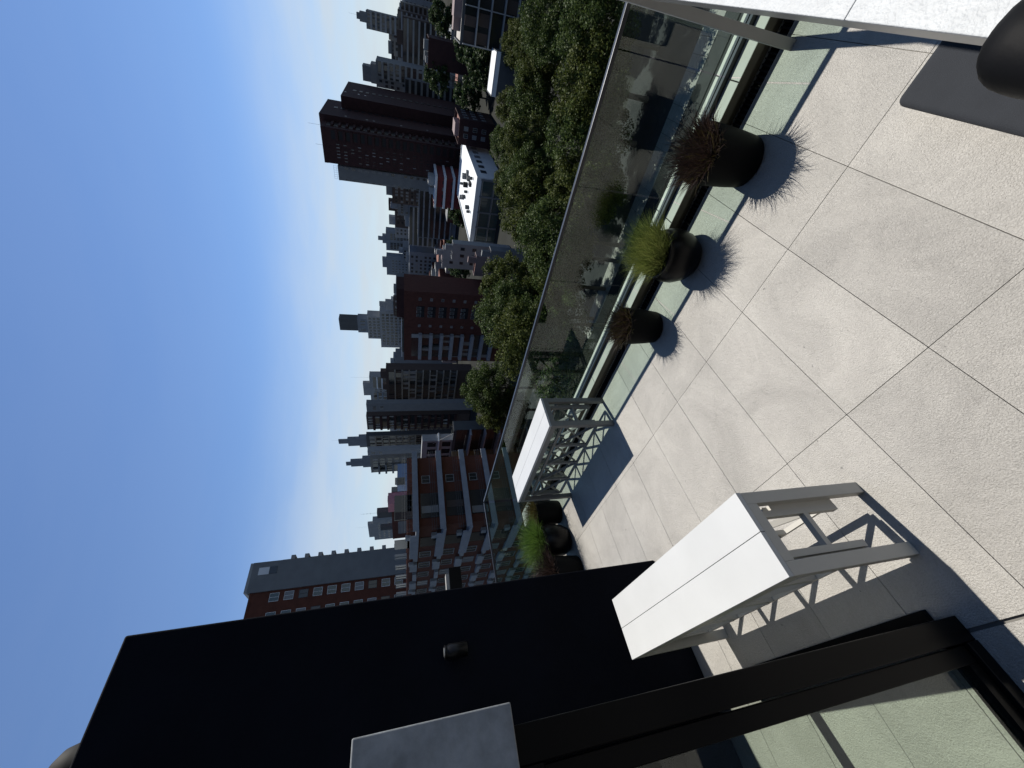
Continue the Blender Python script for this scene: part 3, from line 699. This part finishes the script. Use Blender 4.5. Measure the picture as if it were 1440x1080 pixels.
b = building('rooftop_house', 'red brick rooftop block draped in pink netting behind the large brick apartments', 36, 63, 44, 82, 4.6, BRICK, ROOFR, .3)
MB().box(-.2, 7, -.4, 3.6, 28, 33.2).build('netting', mat('pink_netting', (.30, .14, .16), .9, var=.2, vscale=2), b)
MB().box(-.3, 5, 9, 16, 28, 31.5).build('lean_to', GREYC, b); tanks(b, [(2, 5, 3, 3, 3), (2, 13, 2, 2, 2.6)], GREYD); mast(b, 3, 6, 6, .04)
# tall left tower
b = building('brick_tower', 'tall orange brick tower with blank grey end wall rising above the black wall', 24.0, 101.9, 42.2, 118, 35.2, BRICKO, par=.5, fit=False)
MB().box(35.75-24, 42.3-24, -.35, -.002, 20, 63.8).build('grey_side_wall', GREYC, b)
MB().box(35.85-24, 42.25-24, -.3, 6, 63.803, 64.4).build('wall_coping', PALE, b)
o = MB().box(15.4, 17.0, -.42, -.351, 58.6, 60.2).build('roof_opening', WIN, b); MB().box(15.4, 17.0, -.42, -.351, 60.25, 62.4).build('roof_opening', WHITE, b)
for i in range(13):
    for k in range(3):
        q = (i*3+k*2) % 5
        o = link('window', wm_('y', 1.75, 1.9, GREYD if q == 1 else WHITE, WIN if q == 1 else WINB if q == 3 else WING)[0], b, (9.45-k*3.9, 0, 57.2-i*2.95)); link('pane', wm_('y', 1.75, 1.9, WHITE, WIN if q == 1 else WINB if q == 3 else WING)[1], o)
for i in range(15):
    MB().box(18.31, 19.6, .5, 4, 55.5-i*2.95, 56.4-i*2.95).build('balcony', PALE, b); MB().box(18.205, 18.9, 1.0, 3.6, 56.45-i*2.95, 58.2-i*2.95).build('balcony_screen', GREYD, b)
# hazy blocks along the horizon
rd = random.Random(50)
labs = 'small hazy block among the crowded distant rooftops on the horizon'
for k in range(150):
    az = R_(rd.uniform(1, 66) if k < 70 or k > 95 else rd.uniform(-5, 9)); D = rd.uniform(330, 900) if k < 95 else rd.uniform(250, 420); x, y = D*math.cos(az), D*math.sin(az)
    a, bb = rd.uniform(12, 30), rd.uniform(12, 34); zt = rd.uniform(-12, 8) if k % 5 else rd.uniform(8, 20)
    if k >= 95: zt = rd.uniform(-3, 11); a *= .7; bb *= .8
    r = empty('city_block', (x, y, GZ), labs, 'building', 'distant city blocks on the horizon')
    wmx = rd.choice((BLUEG, GREYC, PALE, BROWN, CREAM)); h = zt-GZ
    MB().box(0, a, 0, bb, 0, h).build('wall', wmx, r); r['dims'] = (a, bb, h)
    SX[0] = 1.0
    if k % 2: windows(r, 'x', 1, bb-1, h-26 if h > 27 else 1, h-.6, 3.2, 3.0, 1.7, 1.6, None, seed=k, blinds=.2)
    else:
        m, m2 = MB(), MB()
        for q in range(min(9, int(h/3.2))):
            fbx('x', m, .4, bb-.4, h-3.2*q-3.2, h-3.2*q-2.2, .002, .9); fbx('x', m2, .6, bb-.6, h-3.2*q-2.15, h-3.2*q-.25, .003, .05)
        tag(m.build('balconies', rd.choice((PALE, GREYC, SLABM)), r), kind='stuff'); tag(m2.build('window_bands', WIN, r), kind='stuff')
    MB().box(a*.3, a*.6, bb*.3, bb*.6, h+.002, h+rd.uniform(2, 5)).build('rooftop_hut', wmx, r)
# low roofs between the trees and the towers
for k in range(46):
    az = R_(rd.uniform(2, 40)); D = rd.uniform(205, 330); x, y = D*math.cos(az), D*math.sin(az)
    a, bb = rd.uniform(8, 18), rd.uniform(8, 18); h = rd.uniform(5, 12)
    r = empty('low_house', (x, y, GZ), 'low flat roofed house in the jumble of roofs behind the trees', 'house', 'low houses behind the trees')
    wmx = rd.choice((PALE, CREAM, PINK, GREYC, BRICK)); MB().box(0, a, 0, bb, 0, h).build('wall', wmx, r); r['dims'] = (a, bb, h)
    MB().box(.2, a-.2, .2, bb-.2, h+.002, h+.3).build('roof', rd.choice((ROOFM, ROOFR, GREYC)), r)
    windows(r, 'x', .6, bb-.6, 0, h-.3, 3.2, 2.8, 1.2, 1.3, None, seed=k+200)
    MB().box(a*.3, a*.6, bb*.2, bb*.5, h+.302, h+rd.uniform(1.5, 3)).build('rooftop_hut', wmx, r)

# ------------------------------------------------------------------ trees
LEAF = leafmat('street_tree_leaves', (.016, .031, .008), (.062, .086, .022), .3, .10)
LEAFB = leafmat('olive_tree_leaves', (.020, .032, .007), (.075, .088, .020), .3, .10)
LEAF2 = leafmat('dark_tree_leaves', (.016, .032, .012), (.040, .060, .022), .3, .12)
BARK = mat('bark', (.07, .055, .04), .9, var=.3, vscale=3)
def crown(seed, rx, ry, rz, ncl, per, ls):
    rd = random.Random(seed); m = MB(); cl = []
    while len(cl) < ncl:
        p = Vector((rd.uniform(-1, 1), rd.uniform(-1, 1), rd.uniform(-1, 1)))
        if .30 < p.length < 1: cl.append((p, rd.uniform(.13, .26)))
    for p, rr in cl:
        c = Vector((p.x*rx, p.y*ry, p.z*rz)); cr = rr*(rx+ry+rz)/3
        for _ in range(per):
            d = Vector((rd.gauss(0, 1), rd.gauss(0, 1), rd.gauss(0, 1))).normalized()
            q = c + Vector((d.x, d.y, d.z*.75))*cr*(rd.random()**.35)
            nrm = (d*.5 + Vector((rd.gauss(0, .6), rd.gauss(0, .6), rd.gauss(.3, .6)))).normalized()
            a = nrm.cross(Vector((rd.gauss(0, 1), rd.gauss(0, 1), rd.gauss(0, 1)))).normalized(); b = nrm.cross(a)
            s = ls*rd.uniform(.6, 1.3)
            m.quad(q-a*s*.5, q-b*s*.32+a*s*.05, q+a*s*.5, q+b*s*.32+a*s*.05)
    return m
def trunkm(seed, h, rz):
    rd = random.Random(seed); m = MB(); hb = h-rz*1.5
    m.tube([(0, 0, 0), (.1, .05, hb*.5), (0, .1, hb), (.1, 0, h-rz*.5)], [.32, .26, .22, .08], 9)
    for k in range(6):
        a = rd.uniform(0, 6.28); r = rd.uniform(1.6, 3.2); z = hb*rd.uniform(.75, 1.0)
        m.tube([(0, .08, z), (math.cos(a)*r*.5, math.sin(a)*r*.5, z+1.6), (math.cos(a)*r, math.sin(a)*r, z+rz*rd.uniform(.8, 1.3))], [.14, .10, .03], 6)
    return m
VAR = []
for s, (rx, ry, rz) in enumerate(((5.2, 5.0, 4.6), (4.6, 5.4, 4.2), (5.6, 4.6, 5.0), (4.4, 4.4, 5.2))):
    VAR.append((crown(60+s, rx, ry, rz, 170, 170, .27).mesh('crown', LEAFB if s % 2 else LEAF), trunkm(70+s, 15, rz).mesh('trunk', BARK), rz))
FARV = (crown(90, 6, 6, 5, 90, 70, .75).mesh('crown', LEAF2), trunkm(91, 13, 5).mesh('trunk', BARK), 5)
def tree(label, x, y, ztop, var, group, sc=1.0, rot=0):
    cr, tr, rz = var
    t = empty('street_tree', (x, y, GZ), label, 'tree', group)
    o = link('crown', cr, t, (0, 0, ztop-GZ-rz*sc)); o.scale = (sc, sc, sc); o.rotation_euler.z = rot
    o = link('trunk', tr, t); o.scale = (sc, sc, (ztop-GZ)/15.0); o.rotation_euler.z = rot
NEAR = [(71.3, -.2, -13.2, 'right end of the far tree row, beneath the slim white tower'), (83.4, 4.6, -15.3, 'second from the right in the far tree row'),
 (83.3, 10.4, -15.6, 'far tree row, below the white canopy roof'), (72.5, 15.4, -12.8, 'far tree row, before the small dark brick block'),
 (66.3, 18.7, -14.0, 'far tree row, at the right corner of the white office'), (62.9, 22.1, -12.3, 'far tree row, before the glass front of the white office'),
 (49.6, 21.2, -12.7, 'below the small pink house'), (55.6, 32.2, -9.5, 'at the right corner of the red brick block'),
 (48.5, 33.5, -8.4, 'tallest crown before the red brick block'), (39.6, 31.2, -8.7, 'before the balconies of the red brick block'),
 (52.3, 53.8, -8.6, 'right one of the two trees beside the ochre block'), (49.0, 57.0, -11.1, 'left one of the two trees beside the ochre block'),
 (58.5, -.2, -15.0, 'middle tree row, right end by the counter leg'), (56.6, 4.8, -15.1, 'middle tree row, second from the right'),
 (55.5, 9.6, -15.6, 'middle tree row, third from the right'), (51.5, 15.1, -15.6, 'middle tree row, fourth from the right'),
 (48.0, 22.9, -13.9, 'above the rail behind the middle pot'), (48.6, 27.9, -14.4, 'above the rail between middle and far pots'),
 (42.9, 30.7, -12.4, 'above the rail behind the far pot'), 
 
 (117, 17.5, -19.8, 'low crown left of the white canopy roof'), (107, 23.4, -18.2, 'low crown before the dark brick block'),
 (126, 5.8, -20.8, 'low crown before the dark glazed block'), (92.9, 27.6, -18.8, 'low crown at the foot of the white office front'), (100.5, 30.0, -18.6, 'low crown at the foot of the white office flank'),
 (35.8, 32.1, -13.0, 'shaded tree in the gap right of the ochre block')]
rd = random.Random(3)
for i, (x, y, z, lab) in enumerate(NEAR):
    tree('leafy street tree, ' + lab, x, y, z, VAR[i % 4], 'street trees below the railing', rd.uniform(.92, 1.1), rd.uniform(0, 6.28))
MID = [(189.3, 23.6, -5.4, 'beside the blank dark brick wall'), (173.7, 24.9, -15.5, 'below the blank brick wall, left one'), (179.9, 11.8, -14.9, 'in front of the blank brick wall'),
 (164.7, 12.8, -17.0, 'right of the white canopy roof'), (206, 7, -7.3, 'far right, behind the dark glazed block'), (155.1, 15.2, -17.4, 'directly behind the white canopy roof'),
 (180.7, 88.4, -16.7, 'behind the pale house near the brick block'), (137.9, 74.5, -14.6, 'against the right side of the brick block'), (193.2, 76.0, -19.1, 'in front of the curved balcony block')]
for i, (x, y, z, lab) in enumerate(MID):
    tree('dark green distant tree ' + lab, x, y, z, FARV, 'trees among the far buildings', rd.uniform(.75, 1.0), rd.uniform(0, 6.28))
